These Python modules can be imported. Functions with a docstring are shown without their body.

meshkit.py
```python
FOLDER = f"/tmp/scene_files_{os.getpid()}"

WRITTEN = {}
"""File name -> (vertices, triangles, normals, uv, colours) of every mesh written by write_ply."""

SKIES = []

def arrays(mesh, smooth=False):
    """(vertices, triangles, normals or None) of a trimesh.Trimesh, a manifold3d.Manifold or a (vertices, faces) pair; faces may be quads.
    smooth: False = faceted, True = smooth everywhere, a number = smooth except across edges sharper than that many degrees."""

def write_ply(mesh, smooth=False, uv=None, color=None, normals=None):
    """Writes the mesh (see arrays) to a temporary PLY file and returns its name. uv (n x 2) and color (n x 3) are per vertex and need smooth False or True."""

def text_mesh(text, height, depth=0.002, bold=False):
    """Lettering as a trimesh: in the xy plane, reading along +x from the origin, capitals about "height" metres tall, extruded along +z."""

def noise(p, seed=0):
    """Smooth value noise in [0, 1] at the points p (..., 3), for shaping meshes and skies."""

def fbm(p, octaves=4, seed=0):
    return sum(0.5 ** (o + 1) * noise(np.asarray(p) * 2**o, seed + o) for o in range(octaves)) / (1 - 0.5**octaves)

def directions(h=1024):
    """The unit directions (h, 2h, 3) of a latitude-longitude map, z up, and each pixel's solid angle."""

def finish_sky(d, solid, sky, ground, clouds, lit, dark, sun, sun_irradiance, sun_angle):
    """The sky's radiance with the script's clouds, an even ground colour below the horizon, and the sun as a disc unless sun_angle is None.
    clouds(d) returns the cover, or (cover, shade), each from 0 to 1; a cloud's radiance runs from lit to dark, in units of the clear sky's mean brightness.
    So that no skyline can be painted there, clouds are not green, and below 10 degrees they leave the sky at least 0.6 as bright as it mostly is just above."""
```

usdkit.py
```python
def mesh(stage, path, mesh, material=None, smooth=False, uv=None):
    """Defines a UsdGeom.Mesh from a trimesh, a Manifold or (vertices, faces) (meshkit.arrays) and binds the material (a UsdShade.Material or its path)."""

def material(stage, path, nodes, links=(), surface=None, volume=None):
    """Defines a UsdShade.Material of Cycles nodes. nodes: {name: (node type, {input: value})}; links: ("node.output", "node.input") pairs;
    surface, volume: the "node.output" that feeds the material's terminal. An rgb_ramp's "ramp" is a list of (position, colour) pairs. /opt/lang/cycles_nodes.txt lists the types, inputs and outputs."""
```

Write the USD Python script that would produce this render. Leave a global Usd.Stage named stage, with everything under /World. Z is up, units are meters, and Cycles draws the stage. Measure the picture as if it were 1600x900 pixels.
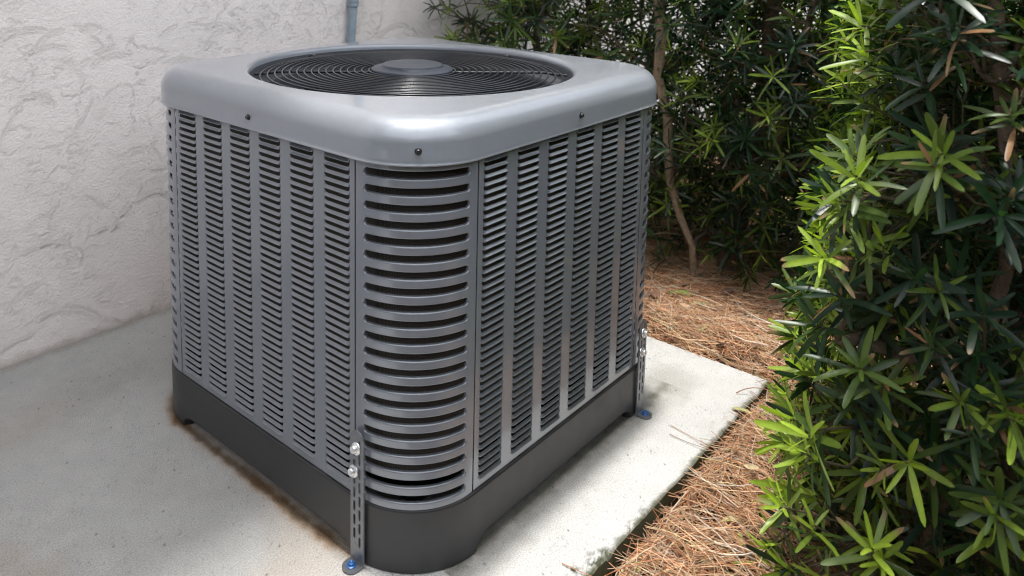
import math, numpy as np, trimesh, usdkit, meshkit
from pxr import Usd, UsdGeom, UsdLux, UsdShade, Gf, Sdf, Vt
from manifold3d import Manifold, CrossSection, FillRule
from shapely.geometry import Polygon, Point, LineString, box as sbox

stage = Usd.Stage.CreateInMemory()
UsdGeom.SetStageUpAxis(stage, UsdGeom.Tokens.z)
UsdGeom.SetStageMetersPerUnit(stage, 1.0)
UsdGeom.Xform.Define(stage, '/World')

# ------------------------------------------------------------------ camera, sky, sun, exposure
CAM_POS = np.array([-0.8691, -0.8209, 1.0811])
CAM_F = np.array([0.73508666, 0.66693643, -0.12183349])
CAM_R = np.array([0.67297985, -0.73956424, 0.01195221])
CAM_U = np.array([0.08213232, 0.09077739, 0.99247859])
FPX, PX, PY = 1255.5, 800 - 118.41, 57.87          # focal length and principal point in photograph pixels (shift lens)
EXPOSURE = 1.03
SUN_INT, SKY_STR = 0.60, 0.15
SUN = np.array([0.0, 0.055, 1.0]); SUN /= np.linalg.norm(SUN)

cam = UsdGeom.Camera.Define(stage, '/World/camera')
M = np.eye(4); M[0, :3], M[1, :3], M[2, :3], M[3, :3] = CAM_R, CAM_U, -CAM_F, CAM_POS
cam.AddTransformOp().Set(Gf.Matrix4d(*M.ravel().tolist()))
cam.CreateHorizontalApertureAttr(36.0); cam.CreateVerticalApertureAttr(20.25)
cam.CreateFocalLengthAttr(FPX / 1600 * 36)
cam.CreateHorizontalApertureOffsetAttr((800 - PX) / 1600 * 36)
cam.CreateVerticalApertureOffsetAttr(-(450 - PY) / 1600 * 36)
cam.CreateClippingRangeAttr(Gf.Vec2f(0.02, 500))
cam.CreateFStopAttr(4.5); cam.CreateFocusDistanceAttr(1.55)
cam.CreateExposureAttr(EXPOSURE)

sky_m = usdkit.material(stage, '/World/Looks/sky', {
    's': ('sky_texture', dict(sky_type='single_scattering', sun_disc=False, sun_elevation=float(math.asin(SUN[2])),
                              sun_rotation=float(math.atan2(SUN[0], SUN[1])), aerosol_density=2.5, air_density=1.0)),
    'h': ('hsv', dict(saturation=0.5, value=1.0, fac=1.0)), 'c': ('hsv', dict(saturation=0.12, value=2.1, fac=1.0)),
    'tc': ('texture_coordinate', {}), 'n': ('noise_texture', dict(scale=2.6, detail=6., roughness=.6)),
    'r': ('rgb_ramp', dict(ramp=[(.36, (0, 0, 0)), (.62, (1, 1, 1))])), 'm': ('mix', dict(mix_type='mix')),
    'b': ('background_shader', dict(strength=SKY_STR))},
    [('s.color', 'h.color'), ('s.color', 'c.color'), ('tc.generated', 'n.vector'), ('n.fac', 'r.fac'), ('r.color', 'm.fac'), ('h.color', 'm.color1'), ('c.color', 'm.color2'), ('m.color', 'b.color')], surface='b.background')
dome = UsdLux.DomeLight.Define(stage, '/World/sky')
dome.GetPrim().SetCustomDataByKey('kind', 'structure')
UsdShade.MaterialBindingAPI.Apply(dome.GetPrim()).Bind(sky_m)
sun = UsdLux.DistantLight.Define(stage, '/World/sun')
sun.CreateIntensityAttr(SUN_INT); sun.CreateAngleAttr(4.0); sun.CreateNormalizeAttr(True); sun.CreateColorAttr(Gf.Vec3f(1, .97, .925))
_x = np.cross([0, 1, 0], SUN); _x /= np.linalg.norm(_x); _y = np.cross(SUN, _x)
S = np.eye(4); S[0, :3], S[1, :3], S[2, :3] = _x, _y, SUN
sun.AddTransformOp().Set(Gf.Matrix4d(*S.ravel().tolist()))

# ------------------------------------------------------------------ helpers
_used = {}
def numbered(parent, name):
    k = parent + '/' + name
    n = _used.get(k, 0); _used[k] = n + 1
    return k if n == 0 else f'{k}_{n:03d}'
def path_of(parent):
    return '/World' if parent is None else str(parent.GetPath())
def tag(p, label=None, category=None, group=None, kind=None):
    for k, v in (('label', label), ('category', category), ('group', group), ('kind', kind)):
        if v: p.SetCustomDataByKey(k, v)
    return p
def thing(name, label, category, group=None):
    return tag(UsdGeom.Xform.Define(stage, numbered('/World', name)).GetPrim(), label, category, group)
def obj(name, mesh, mat, parent=None, smooth=False, tint=None, normals=None):
    m = usdkit.mesh(stage, numbered(path_of(parent), name), mesh, mat, smooth)
    if normals is not None:
        m.CreateNormalsAttr(Vt.Vec3fArray.FromNumpy(np.asarray(normals, np.float32))); m.SetNormalsInterpolation('vertex')
    if tint is not None:
        UsdGeom.PrimvarsAPI(m).CreatePrimvar('tint', Sdf.ValueTypeNames.Color3fArray, 'vertex').Set(Vt.Vec3fArray.FromNumpy(np.asarray(tint, np.float32)))
    return m.GetPrim()
def cat(meshes):
    vs, fs, o = [], [], 0
    for v, f in meshes:
        vs.append(v); fs.append(np.asarray(f) + o); o += len(v)
    return np.vstack(vs), np.vstack(fs)
def tri(q):
    q = np.asarray(q); return np.vstack([q[:, [0, 1, 2]], q[:, [0, 2, 3]]])
def gridfaces(nr, nc, closed=False):
    """rows x columns of vertices -> triangles; closed joins the last column to the first"""
    c = nc if closed else nc - 1
    i, j = np.meshgrid(np.arange(nr - 1), np.arange(c), indexing='ij'); j2 = (j + 1) % nc
    return tri(np.stack([i * nc + j, i * nc + j2, (i + 1) * nc + j2, (i + 1) * nc + j], -1).reshape(-1, 4))
def tm(v, f): return trimesh.Trimesh(v, f, process=False)
def vf(m): return np.array(m.vertices), np.array(m.faces)
def tube(P, R, n=8, caps=True):
    P = np.asarray(P, float); R = np.broadcast_to(R, (len(P),))
    t = np.gradient(P, axis=0); t /= np.linalg.norm(t, axis=1, keepdims=True) + 1e-12
    a = np.cross(t, [0.13, 0.31, 0.94] if abs(t[0] @ [0.13, 0.31, 0.94]) < .9 else [1, 0, 0]); a /= np.linalg.norm(a, axis=1, keepdims=True) + 1e-12
    b = np.cross(t, a); th = np.arange(n) * 2 * np.pi / n
    v = P[:, None] + R[:, None, None] * (np.cos(th)[None, :, None] * a[:, None] + np.sin(th)[None, :, None] * b[:, None])
    f = gridfaces(len(P), n, True); v = v.reshape(-1, 3)
    if caps:
        v = np.vstack([v, P[:1], P[-1:]]); k = len(P) * n; j = np.arange(n); j2 = (j + 1) % n
        f = np.vstack([f, np.c_[np.full(n, k), j2, j], np.c_[np.full(n, k + 1), k - n + j, k - n + j2]])
    return v, f
def lathe(prof, n=32, axis=None, at=(0, 0, 0)):
    """prof: (r, h) pairs along +z, or along axis"""
    prof = np.asarray(prof, float); th = np.arange(n) * 2 * np.pi / n
    v = np.stack([prof[:, None, 0] * np.cos(th), prof[:, None, 0] * np.sin(th), np.broadcast_to(prof[:, None, 1], (len(prof), n))], -1).reshape(-1, 3)
    f = gridfaces(len(prof), n, True)[:, ::-1]
    if axis is not None:
        z = np.asarray(axis, float); z /= np.linalg.norm(z); x = np.cross([0, .1, 1] if abs(z[2]) < .9 else [1, 0, 0], z); x /= np.linalg.norm(x); y = np.cross(z, x)
        v = v[:, :1] * x + v[:, 1:2] * y + v[:, 2:] * z
    return v + np.asarray(at), f[:, ::-1]
def fbm(x, y, s, octv=4, seed=0):
    return meshkit.fbm(np.stack([np.asarray(x) * s, np.asarray(y) * s, np.zeros_like(np.asarray(x, float)) + seed * 7.3], -1), octv, seed)
def sstep(a, b, x):
    t = np.clip((x - a) / (b - a), 0, 1); return t * t * (3 - 2 * t)

# ------------------------------------------------------------------ materials
def mat(name, nodes, links, surface='p.BSDF', **k):
    return usdkit.material(stage, '/World/Looks/' + name, nodes, links, surface=surface, **k)
def simple(name, color, rough=.5, metal=0., var=.12, scale=30., bump=0., bscale=200., spec=.5):
    c = np.asarray(color, float)
    return mat(name, {'g': ('geometry', {}), 'n': ('noise_texture', dict(scale=scale, detail=5., roughness=.6)),
        'r': ('rgb_ramp', dict(ramp=[(.3, tuple(c * (1 - var))), (.7, tuple(c * (1 + var)))])),
        'n2': ('noise_texture', dict(scale=bscale, detail=3.)), 'b': ('bump', dict(strength=bump, distance=.002)),
        'rr': ('map_range', dict(from_min=.3, from_max=.7, to_min=rough * .85, to_max=min(1, rough * 1.15))),
        'p': ('principled_bsdf', dict(metallic=metal, specular_ior_level=spec))},
        [('g.position', 'n.vector'), ('g.position', 'n2.vector'), ('n.fac', 'r.fac'), ('r.color', 'p.base_color'), ('n.fac', 'rr.value'), ('rr.result', 'p.roughness'),
         ('n2.fac', 'b.height')] + ([('b.normal', 'p.normal')] if bump else []))
def metal_paint(name, c, r0, r1):
    d = tuple(.55 * np.asarray(c) + .45 * np.array([.42, .40, .36]))
    return mat(name, {'g': ('geometry', {}), 'n': ('noise_texture', dict(scale=7., detail=9., roughness=.68)), 'r': ('map_range', dict(from_min=.3, from_max=.7, to_min=r0, to_max=r1)),
        'xyz': ('separate_xyz', {}), 'up': ('map_range', dict(from_min=.55, from_max=1., to_min=.06, to_max=.42, clamp=True)),
        's': ('noise_texture', dict(scale=75., detail=7., roughness=.72)), 'sr': ('rgb_ramp', dict(ramp=[(.47, (0, 0, 0)), (.66, (1, 1, 1))])),
        'st': ('mapping', dict(scale=(55., 55., 2.2))), 'sn': ('noise_texture', dict(scale=1., detail=5., roughness=.6)), 'ss': ('rgb_ramp', dict(ramp=[(.50, (0, 0, 0)), (.74, (.5, .5, .5))])),
        'mul': ('math', dict(math_type='multiply')), 'add': ('math', dict(math_type='multiply_add', value2=.16)),
        'm': ('mix', dict(mix_type='mix', color1=c, color2=d)), 'ra': ('math', dict(math_type='multiply_add', value2=.12)),
        'cr': ('map_range', dict(from_min=.35, from_max=.7, to_min=.05, to_max=.16)),
        'p': ('principled_bsdf', dict(metallic=.5, coat_weight=1.))},
        [('g.position', 'n.vector'), ('g.position', 's.vector'), ('g.position', 'st.vector'), ('st.vector', 'sn.vector'), ('sn.fac', 'ss.fac'), ('n.fac', 'r.value'), ('n.fac', 'cr.value'), ('cr.result', 'p.coat_roughness'),
         ('g.normal', 'xyz.vector'), ('xyz.z', 'up.value'), ('s.fac', 'sr.fac'), ('sr.color', 'mul.value1'), ('up.result', 'mul.value2'), ('ss.color', 'add.value1'), ('mul.value', 'add.value3'), ('add.value', 'm.fac'),
         ('m.color', 'p.base_color'), ('add.value', 'ra.value1'), ('r.result', 'ra.value3'), ('ra.value', 'p.roughness')])
M_paint_lit = metal_paint('grey_paint_sunlit', (.228, .246, .276), .48, .58)  # same grey paint as the panels, lightened for sun on the cover
M_paint = metal_paint('grey_paint_shaded', (.168, .183, .208), .36, .44)  # darker copy of that paint for the sides in shade
M_black = simple('black_plastic', (.016, .016, .017), .42, 0, .18, 25., .10, 900.)
M_wire = simple('black_wire', (.010, .011, .014), .25, 0, .1, 30.)
M_hub = simple('hub_plate_paint', (.030, .037, .050), .38, 0, .06, 30.)
M_shroud = simple('shroud_metal', (.055, .058, .065), .4, .2, .15, 20.)
M_zinc = simple('zinc_steel', (.20, .21, .225), .38, .8, .12, 60.)
M_bolt = simple('bright_bolt', (.78, .78, .79), .3, .9, .08, 60.)
M_screw = simple('dark_screw', (.07, .07, .075), .3, .9, .2, 200.)
M_blue = simple('blue_anchor_coating', (.015, .08, .25), .4, .2, .3, 300.)
M_coil = mat('coil_fins', {'g': ('geometry', {}), 'w': ('wave_texture', dict(scale=120., distortion=.6, bands_direction='z')),
    'w2': ('wave_texture', dict(scale=160., distortion=.4, bands_direction='x')), 'mx': ('mix', dict(mix_type='multiply', fac=.8)),
    'r': ('rgb_ramp', dict(ramp=[(.1, (.012, .011, .01)), (.9, (.075, .062, .05))])), 'p': ('principled_bsdf', dict(roughness=.6))},
    [('g.position', 'w.vector'), ('g.position', 'w2.vector'), ('w.color', 'mx.color1'), ('w2.color', 'mx.color2'), ('mx.color', 'r.fac'), ('r.color', 'p.base_color')])
M_dark = simple('dark_interior', (.006, .006, .007), .8, spec=.2)
M_blade = simple('fan_blade_plastic', (.012, .012, .014), .6, spec=.3)
M_pvc = simple('conduit_grey', (.20, .25, .29), .5, 0, .12, 40.)
def tinted(name, rough=.6, spec=.3, transl=0., nscale=0., namp=.15, bump=0., bscale=300., bdist=.002):
    nodes = {'a': ('attribute', dict(attribute='tint')), 'g': ('geometry', {}), 'n': ('noise_texture', dict(scale=nscale or 50., detail=6., roughness=.65)),
             'r': ('rgb_ramp', dict(ramp=[(.28, (1 - namp,) * 3), (.5, (1.,) * 3), (.72, (1 + namp,) * 3)])),
             'm': ('mix', dict(mix_type='multiply', fac=1.)), 'p': ('principled_bsdf', dict(roughness=rough, specular_ior_level=spec)),
             'nb': ('noise_texture', dict(scale=bscale, detail=6., roughness=.6)), 'b': ('bump', dict(strength=bump, distance=bdist))}
    links = [('g.position', 'n.vector'), ('g.position', 'nb.vector'), ('n.fac', 'r.fac'), ('a.color', 'm.color1'), ('r.color', 'm.color2'), ('m.color', 'p.base_color')]
    if bump: links += [('nb.fac', 'b.height'), ('b.normal', 'p.normal')]
    surf = 'p.BSDF'
    if transl:
        nodes['t'] = ('translucent_bsdf', {}); nodes['x'] = ('mix_closure', dict(fac=transl)); nodes['y'] = ('mix', dict(mix_type='multiply', fac=1., color2=(1.5, 1.7, .6)))
        links += [('m.color', 'y.color1'), ('y.color', 't.color'), ('p.BSDF', 'x.closure1'), ('t.BSDF', 'x.closure2')]; surf = 'x.closure'
    return mat(name, nodes, links, surf)
M_conc = tinted('concrete', .88, .25, 0, 340., .34, .7, 330., .003)
M_wall = tinted('stucco', .9, .2, 0, 9., .05, .9, 200., .0045)
M_soil = tinted('soil', .95, .1, 0, 60., .5, .8, 90., .02)
M_straw = tinted('pine_needles', .6, .35, 0, 90., .2)
M_leaf = tinted('leaf', .36, .48, .28, 45., .18)
M_bark = tinted('bark', .85, .2, 0, 55., .35, .9, 120., .008)
M_lawn = tinted('lawn', .9, .2, .1, 3., .3)
M_trim = simple('white_trim', (.62, .60, .57), .6, 0, .05, 12.)

# ================================================================== SETTING
W, RC = 0.86, 0.14                     # side of the unit, corner radius
WY = 1.248                             # the wall
SX, SY = 1.088, -0.18                  # the slab's corner
rng = np.random.default_rng(11)

# ---- slab
def axis_pts(lo, hi, fine_lo, fine_hi, st, coarse):
    a = list(np.arange(fine_lo, fine_hi + 1e-9, st)); left = list(np.arange(lo, fine_lo - 1e-9, coarse)); right = list(np.arange(fine_hi + coarse, hi + 1e-9, coarse))
    return np.array(left + a + right + ([hi] if not right or right[-1] < hi - 1e-6 else []))
def slab():
    x = np.unique(np.r_[np.arange(-3.0, -.9, .1), np.arange(-.9, SX - .03, .0042), np.arange(SX - .03, SX + 1e-6, .002)])
    y = np.unique(np.r_[np.arange(SY, SY + .03, .002), np.arange(SY + .03, WY + .02, .0042), WY + .02])
    X, Y = np.meshgrid(x, y, indexing='ij')
    n1, n2 = fbm(X, Y, 9, 4, 1), fbm(X, Y, 70, 3, 2)
    Z = .0022 * (n1 - .5) + .0012 * (n2 - .5)
    dx, dy = SX - X, Y - SY
    rough = .004 + .014 * sstep(.5, .75, fbm(X, Y, 26, 4, 3)) * sstep(.5, .25, X)
    for d in (dx, dy):
        t = np.clip(1 - d / rough, 0, 1); Z -= rough * .8 * (1 - np.sqrt(np.clip(1 - t * t, 0, 1)))
    Z -= .002 * np.clip(1 - np.minimum(dx, dy) / .03, 0, 1) * (fbm(X, Y, 90, 3, 4))
    ey = SY + .010 * (fbm(X, Y, 11, 4, 5) - .5) * np.clip(1 - dy / .1, 0, 1)
    Yo = Y + (ey - SY) * np.clip(1 - dy / .05, 0, 1)
    # colour: pale cement, warm stains, rust along the left foot, darker bands along the right foot, moss on the edge
    c = np.ones(X.shape + (3,)) * np.array([.43, .425, .41])
    mott = fbm(X, Y, 5, 5, 6)[..., None]; c *= 1 + .30 * (mott - .5)
    c *= 1 + .16 * (fbm(X, Y, 38, 4, 16)[..., None] - .5)
    left = sstep(.25, -.15, X)
    tan = sstep(.48, .70, fbm(X * .8, Y, 5, 4, 7)) * left * sstep(.75, .35, np.hypot(X + .18, Y - .45))
    def lay(m, col):
        nonlocal c
        m = np.clip(m, 0, 1)[..., None]; c = c * (1 - m) + np.asarray(col) * m
    c *= (1 - .13 * left)[..., None] * np.array([1, 1, 1.0])
    lay(.42 * tan, (.32, .26, .20))
    e = fbm(X, Y, 45, 4, 8)
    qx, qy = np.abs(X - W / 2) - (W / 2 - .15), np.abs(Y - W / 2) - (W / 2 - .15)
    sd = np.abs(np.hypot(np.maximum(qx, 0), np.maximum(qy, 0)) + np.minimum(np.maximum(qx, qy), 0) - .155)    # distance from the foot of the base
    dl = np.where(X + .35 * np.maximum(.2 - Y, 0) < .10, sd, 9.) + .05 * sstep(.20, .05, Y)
    lay(sstep(.022, .002, dl + .026 * (e - .5)) * (.45 + .55 * sstep(.30, .62, fbm(X * 0, Y, 7, 3, 9))), (.20, .095, .03))
    lay(.30 * sstep(.036, .006, dl + .045 * (e - .5)), (.30, .21, .12))
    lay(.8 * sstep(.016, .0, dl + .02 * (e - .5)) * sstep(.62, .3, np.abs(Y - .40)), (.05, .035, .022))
    dr = np.where((X > .08) & (X < .9), np.abs(Y + .0), 9.)
    lay(.55 * sstep(.09, .0, dr + .08 * (e - .5)), (.24, .225, .19))
    lay(.7 * sstep(.02, .0, dr + .03 * (e - .5)), (.09, .085, .06))
    lay(.45 * sstep(.07, .0, np.hypot(X - .93, Y - .0) - .02 + .05 * (e - .5)), (.22, .21, .18))
    ed = np.minimum(dx + .02, dy)
    moss = sstep(.052, .012, ed + .085 * (fbm(X, Y, 60, 5, 10) - .46) + .040 * sstep(.15, .45, X) * sstep(1.0, .5, X))
    lay((.12 + .83 * sstep(.75, .38, X)) * moss * sstep(.36, .52, fbm(X, Y, 200, 2, 12)), (.03, .036, .016))
    lay(.8 * sstep(.012, 0., ed + .02 * (e - .5)), (.06, .065, .03))
    dw = WY - Y
    lay(.5 * sstep(.04, .0, dw + .04 * (e - .5)), (.25, .23, .19))
    speck = (rng.random(X.shape) > .9988); c[speck] *= .35; speck = (rng.random(X.shape) > .985); c[speck] *= .78
    v = np.stack([X, Yo, Z], -1).reshape(-1, 3); f = gridfaces(len(x), len(y))[:, ::-1]; col = c.reshape(-1, 3)
    idx = np.arange(len(x) * len(y)).reshape(len(x), len(y))
    vs, fs, cs = [v], [f], [col]; off = len(v)
    for line, nrm in ((idx[:, 0], (0, -1)), (idx[-1, :], (1, 0))):
        b = v[line]; rows = []
        for zz in (0, -.02, -.04, -.06, -.10):
            q = b.copy(); q[:, 2] += zz
            j = .010 * (fbm(b[:, 0] + b[:, 1], b[:, 0] * 0 + zz * 9, 22, 4, 13) - .5) * (zz < 0) - .004 * (zz < -.03)
            q[:, 0] += nrm[0] * j; q[:, 1] += nrm[1] * j; rows.append(q)
        cc = np.ones((5, len(b), 3)) * np.array([.055, .058, .032]); cc *= (.5 + fbm(np.tile(b[:, 0] + b[:, 1], (5, 1)), np.arange(5)[:, None] * .02 + 0 * b[None, :, 0], 60, 4, 14))[..., None]
        g = gridfaces(5, len(b)) + off; g = g[:, ::-1] if nrm[0] == 1 else g
        vs.append(np.vstack(rows)); fs.append(g[:, ::-1] if True else g); cs.append(cc.reshape(-1, 3)); off += 5 * len(b)
    return np.vstack(vs), np.vstack(fs), np.vstack(cs)
v, f, c = slab()
tag(obj('concrete_slab', (v, f), M_conc, None, True, c), 'pale concrete pad under the air conditioner with mossy edge', 'concrete pad', kind='structure')

# ---- ground under the straw, and lawn beyond
def ground_height(x, y):
    near = np.maximum(np.maximum(SY - y, x - SX), 0)      # distance from the slab
    z = -.054 + .024 * sstep(.2, 1.05, x) + .03 * (fbm(x, y, 4, 4, 21) - .5) + .02 * (fbm(x, y, 14, 3, 22) - .5) + .012 * np.exp(-((near - .12) / .08) ** 2)
    return z
def ground():
    x = np.r_[-60, -20, -6, np.arange(-2, 3.6, .03), 4.2, 5, 7, 10, 20, 60]
    y = np.r_[-60, -20, -8, -4, np.arange(-2.4, 1.8, .03), 2.5, 5, 20, 60]
    X, Y = np.meshgrid(x, y, indexing='ij'); Z = ground_height(X, Y)
    under = (X < SX - .04) & (Y > SY + .04); Z = np.where(under, -.12, Z)
    far = sstep(3.0, 5, np.hypot(X - .5, Y)); Z = Z * (1 - far) - .05 * far
    c = np.ones(X.shape + (3,)) * np.array([.045, .028, .017]) * (.6 + .8 * fbm(X, Y, 20, 4, 23))[..., None]
    g = sstep(2.8, 3.6, np.hypot(X - .6, Y - .2))[..., None]; c = c * (1 - g) + np.array([.075, .11, .03]) * g
    return np.stack([X, Y, Z], -1).reshape(-1, 3), gridfaces(len(x), len(y))[:, ::-1], c.reshape(-1, 3)
v, f, c = ground()
tag(obj('ground', (v, f), M_soil, None, True, c), 'brown earth below the pine straw, turning to lawn farther off', 'ground', kind='structure')

def leaf_mesh(P, D, N, L, Wd, droop, fold, col, seed, k=7):
    """lance-shaped leaves with a midrib fold. P base, D direction, N upper side; all (n, 3)"""
    n = len(P); D = D / np.linalg.norm(D, axis=1, keepdims=True)
    Sd = np.cross(D, N); Sd /= np.linalg.norm(Sd, axis=1, keepdims=True) + 1e-9; N = np.cross(Sd, D)
    s = np.array([0, .12, .34, .64, .86, .965, 1]) if k == 7 else np.array([0, .25, .6, .92, 1]); w = np.array([.26, .62, .95, 1.0, .86, .55, .12]) if k == 7 else np.array([.28, .88, 1.0, .66, .12])
    C = P[:, None] + D[:, None] * (s[None, :, None] * L[:, None, None])
    bend = (s ** 2)[None, :, None] * (L * droop)[:, None, None]
    C = C - bend * (.6 * N[:, None] + .4 * np.array([0, 0, 1.]))
    ww = (Wd[:, None] * w[None] * .5)[..., None]
    up = N[:, None] * (ww * fold[:, None, None])
    v = np.stack([C - Sd[:, None] * ww + up, C, C + Sd[:, None] * ww + up], 2).reshape(-1, 3)
    f0 = gridfaces(k, 3); f = (f0[None] + (np.arange(n) * k * 3)[:, None, None]).reshape(-1, 3)
    tip = np.ones((n, k, 3, 3)) * col[:, None, None]; tip[:, :, 1] *= 1.18; tip[:, 0] *= 1.1
    cut = (np.floor(L * 1e6).astype(int) % 9) == 0; tip[cut, -2:] = [.26, .17, .09]
    return v, f, tip.reshape(-1, 3), k * 3

# ---- pine straw
def needles(n, P, ang, L, wid, lift, seed):
    """n curved three-sided needles; P (n,3) middles"""
    r = np.random.default_rng(seed); k = 4
    s = np.linspace(-.5, .5, k)
    d = np.stack([np.cos(ang), np.sin(ang), lift], -1); d /= np.linalg.norm(d, axis=1, keepdims=True)
    side = np.stack([-np.sin(ang), np.cos(ang), 0 * ang], -1); bow = r.normal(0, .10, n) * L; up = r.normal(.0, .03, n) * L
    C = P[:, None] + d[:, None] * (s[None, :, None] * L[:, None, None]) + side[:, None] * ((s ** 2 * 4 - .5)[None, :, None] * bow[:, None, None])
    C[..., 2] += (.5 - 4 * s ** 2)[None] * up[:, None]
    th = np.array([np.pi / 2, np.pi * 7 / 6, np.pi * 11 / 6])
    taper = np.array([.8, 1, 1, .45])
    o = (np.cos(th)[:, None] * side[:, None, None] + np.sin(th)[:, None] * np.array([0, 0, 1.])) * .5
    v = C[:, :, None] + o * (wid[:, None, None, None] * taper[None, :, None, None])
    v = v.reshape(-1, 3); f0 = gridfaces(k, 3, True)
    f = (f0[None] + (np.arange(n) * k * 3)[:, None, None]).reshape(-1, 3)
    pal = np.array([[.52, .33, .20], [.44, .25, .14], [.60, .43, .28], [.30, .16, .09], [.50, .42, .32], [.46, .20, .09], [.54, .48, .28]])
    c = pal[r.choice(7, n, p=[.24, .2, .18, .16, .1, .08, .04])] * r.uniform(.6, 1.4, (n, 1)) * [1.06, 1., .95]; c[wid > .0022] = np.array([.58, .50, .40]) * r.uniform(.7, 1.15, ((wid > .0022).sum(), 1))
    return v, f, np.repeat(c, k * 3, 0)
def straw():
    r = np.random.default_rng(5); N = 52000
    # denser where near the camera
    x = r.uniform(.05, 3.2, N * 3); y = r.uniform(-1.5, 1.2, N * 3)
    keep = ((y < SY - .002) | (x > SX + .002)) & (r.random(N * 3) < np.where((x < 2.0) & (y > -.9), 1., .28))
    x, y = x[keep][:N], y[keep][:N]; n = len(x)
    ang = np.pi * 2 * fbm(x, y, 3.2, 2, 31) * 1.3 + r.normal(0, .75, n); L = r.uniform(.06, .17, n); wid = r.uniform(.0009, .0021, n) * np.where(r.random(n) < .05, 1.8, 1)
    # keep needles by the slab's edge mostly along it
    d = np.minimum(np.where(x < SX, SY - y, 9), np.where(y > SY, x - SX, 9)); near = d < .05
    ang = np.where(near & (x < SX), r.normal(.0, .35, n), ang); ang = np.where(near & (y > SY), np.pi / 2 + r.normal(0, .6, n), ang)
    layer = r.random(n)
    z = ground_height(x, y) + .003 + .046 * layer ** 1.2 * sstep(0, .05, d)
    v, f, c = needles(n, np.stack([x, y, z], -1), ang, L, wid, r.normal(.0, .11, n), 6)
    k = 900; q = r.integers(0, n, k); P = np.stack([x[q], y[q], z[q] + .006], -1)       # dead leaves, bark bits
    a = r.uniform(0, 6.28, k); D = np.stack([np.cos(a), np.sin(a), r.normal(0, .2, k)], -1); N = r.normal(0, .35, (k, 3)) + [0, 0, 1.]
    LL = r.uniform(.012, .055, k); pal = np.array([[.20, .11, .07], [.32, .20, .12], [.42, .34, .20], [.12, .07, .05], [.34, .36, .14]])
    v2, f2, c2, _ = leaf_mesh(P, D, N, LL, LL * r.uniform(.15, .5, k), r.normal(.2, .3, k), r.uniform(0, .6, k), pal[r.integers(0, 5, k)] * r.uniform(.6, 1.2, (k, 1)), 0, 5)
    return np.vstack([v, v2]), np.vstack([f, f2 + len(v)]), np.vstack([c, c2])
v, f, c = straw()
tag(obj('pine_straw', (v, f), M_straw, None, True, c), 'layer of dry brown pine needles covering the planting bed', 'pine straw', kind='stuff')

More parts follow.
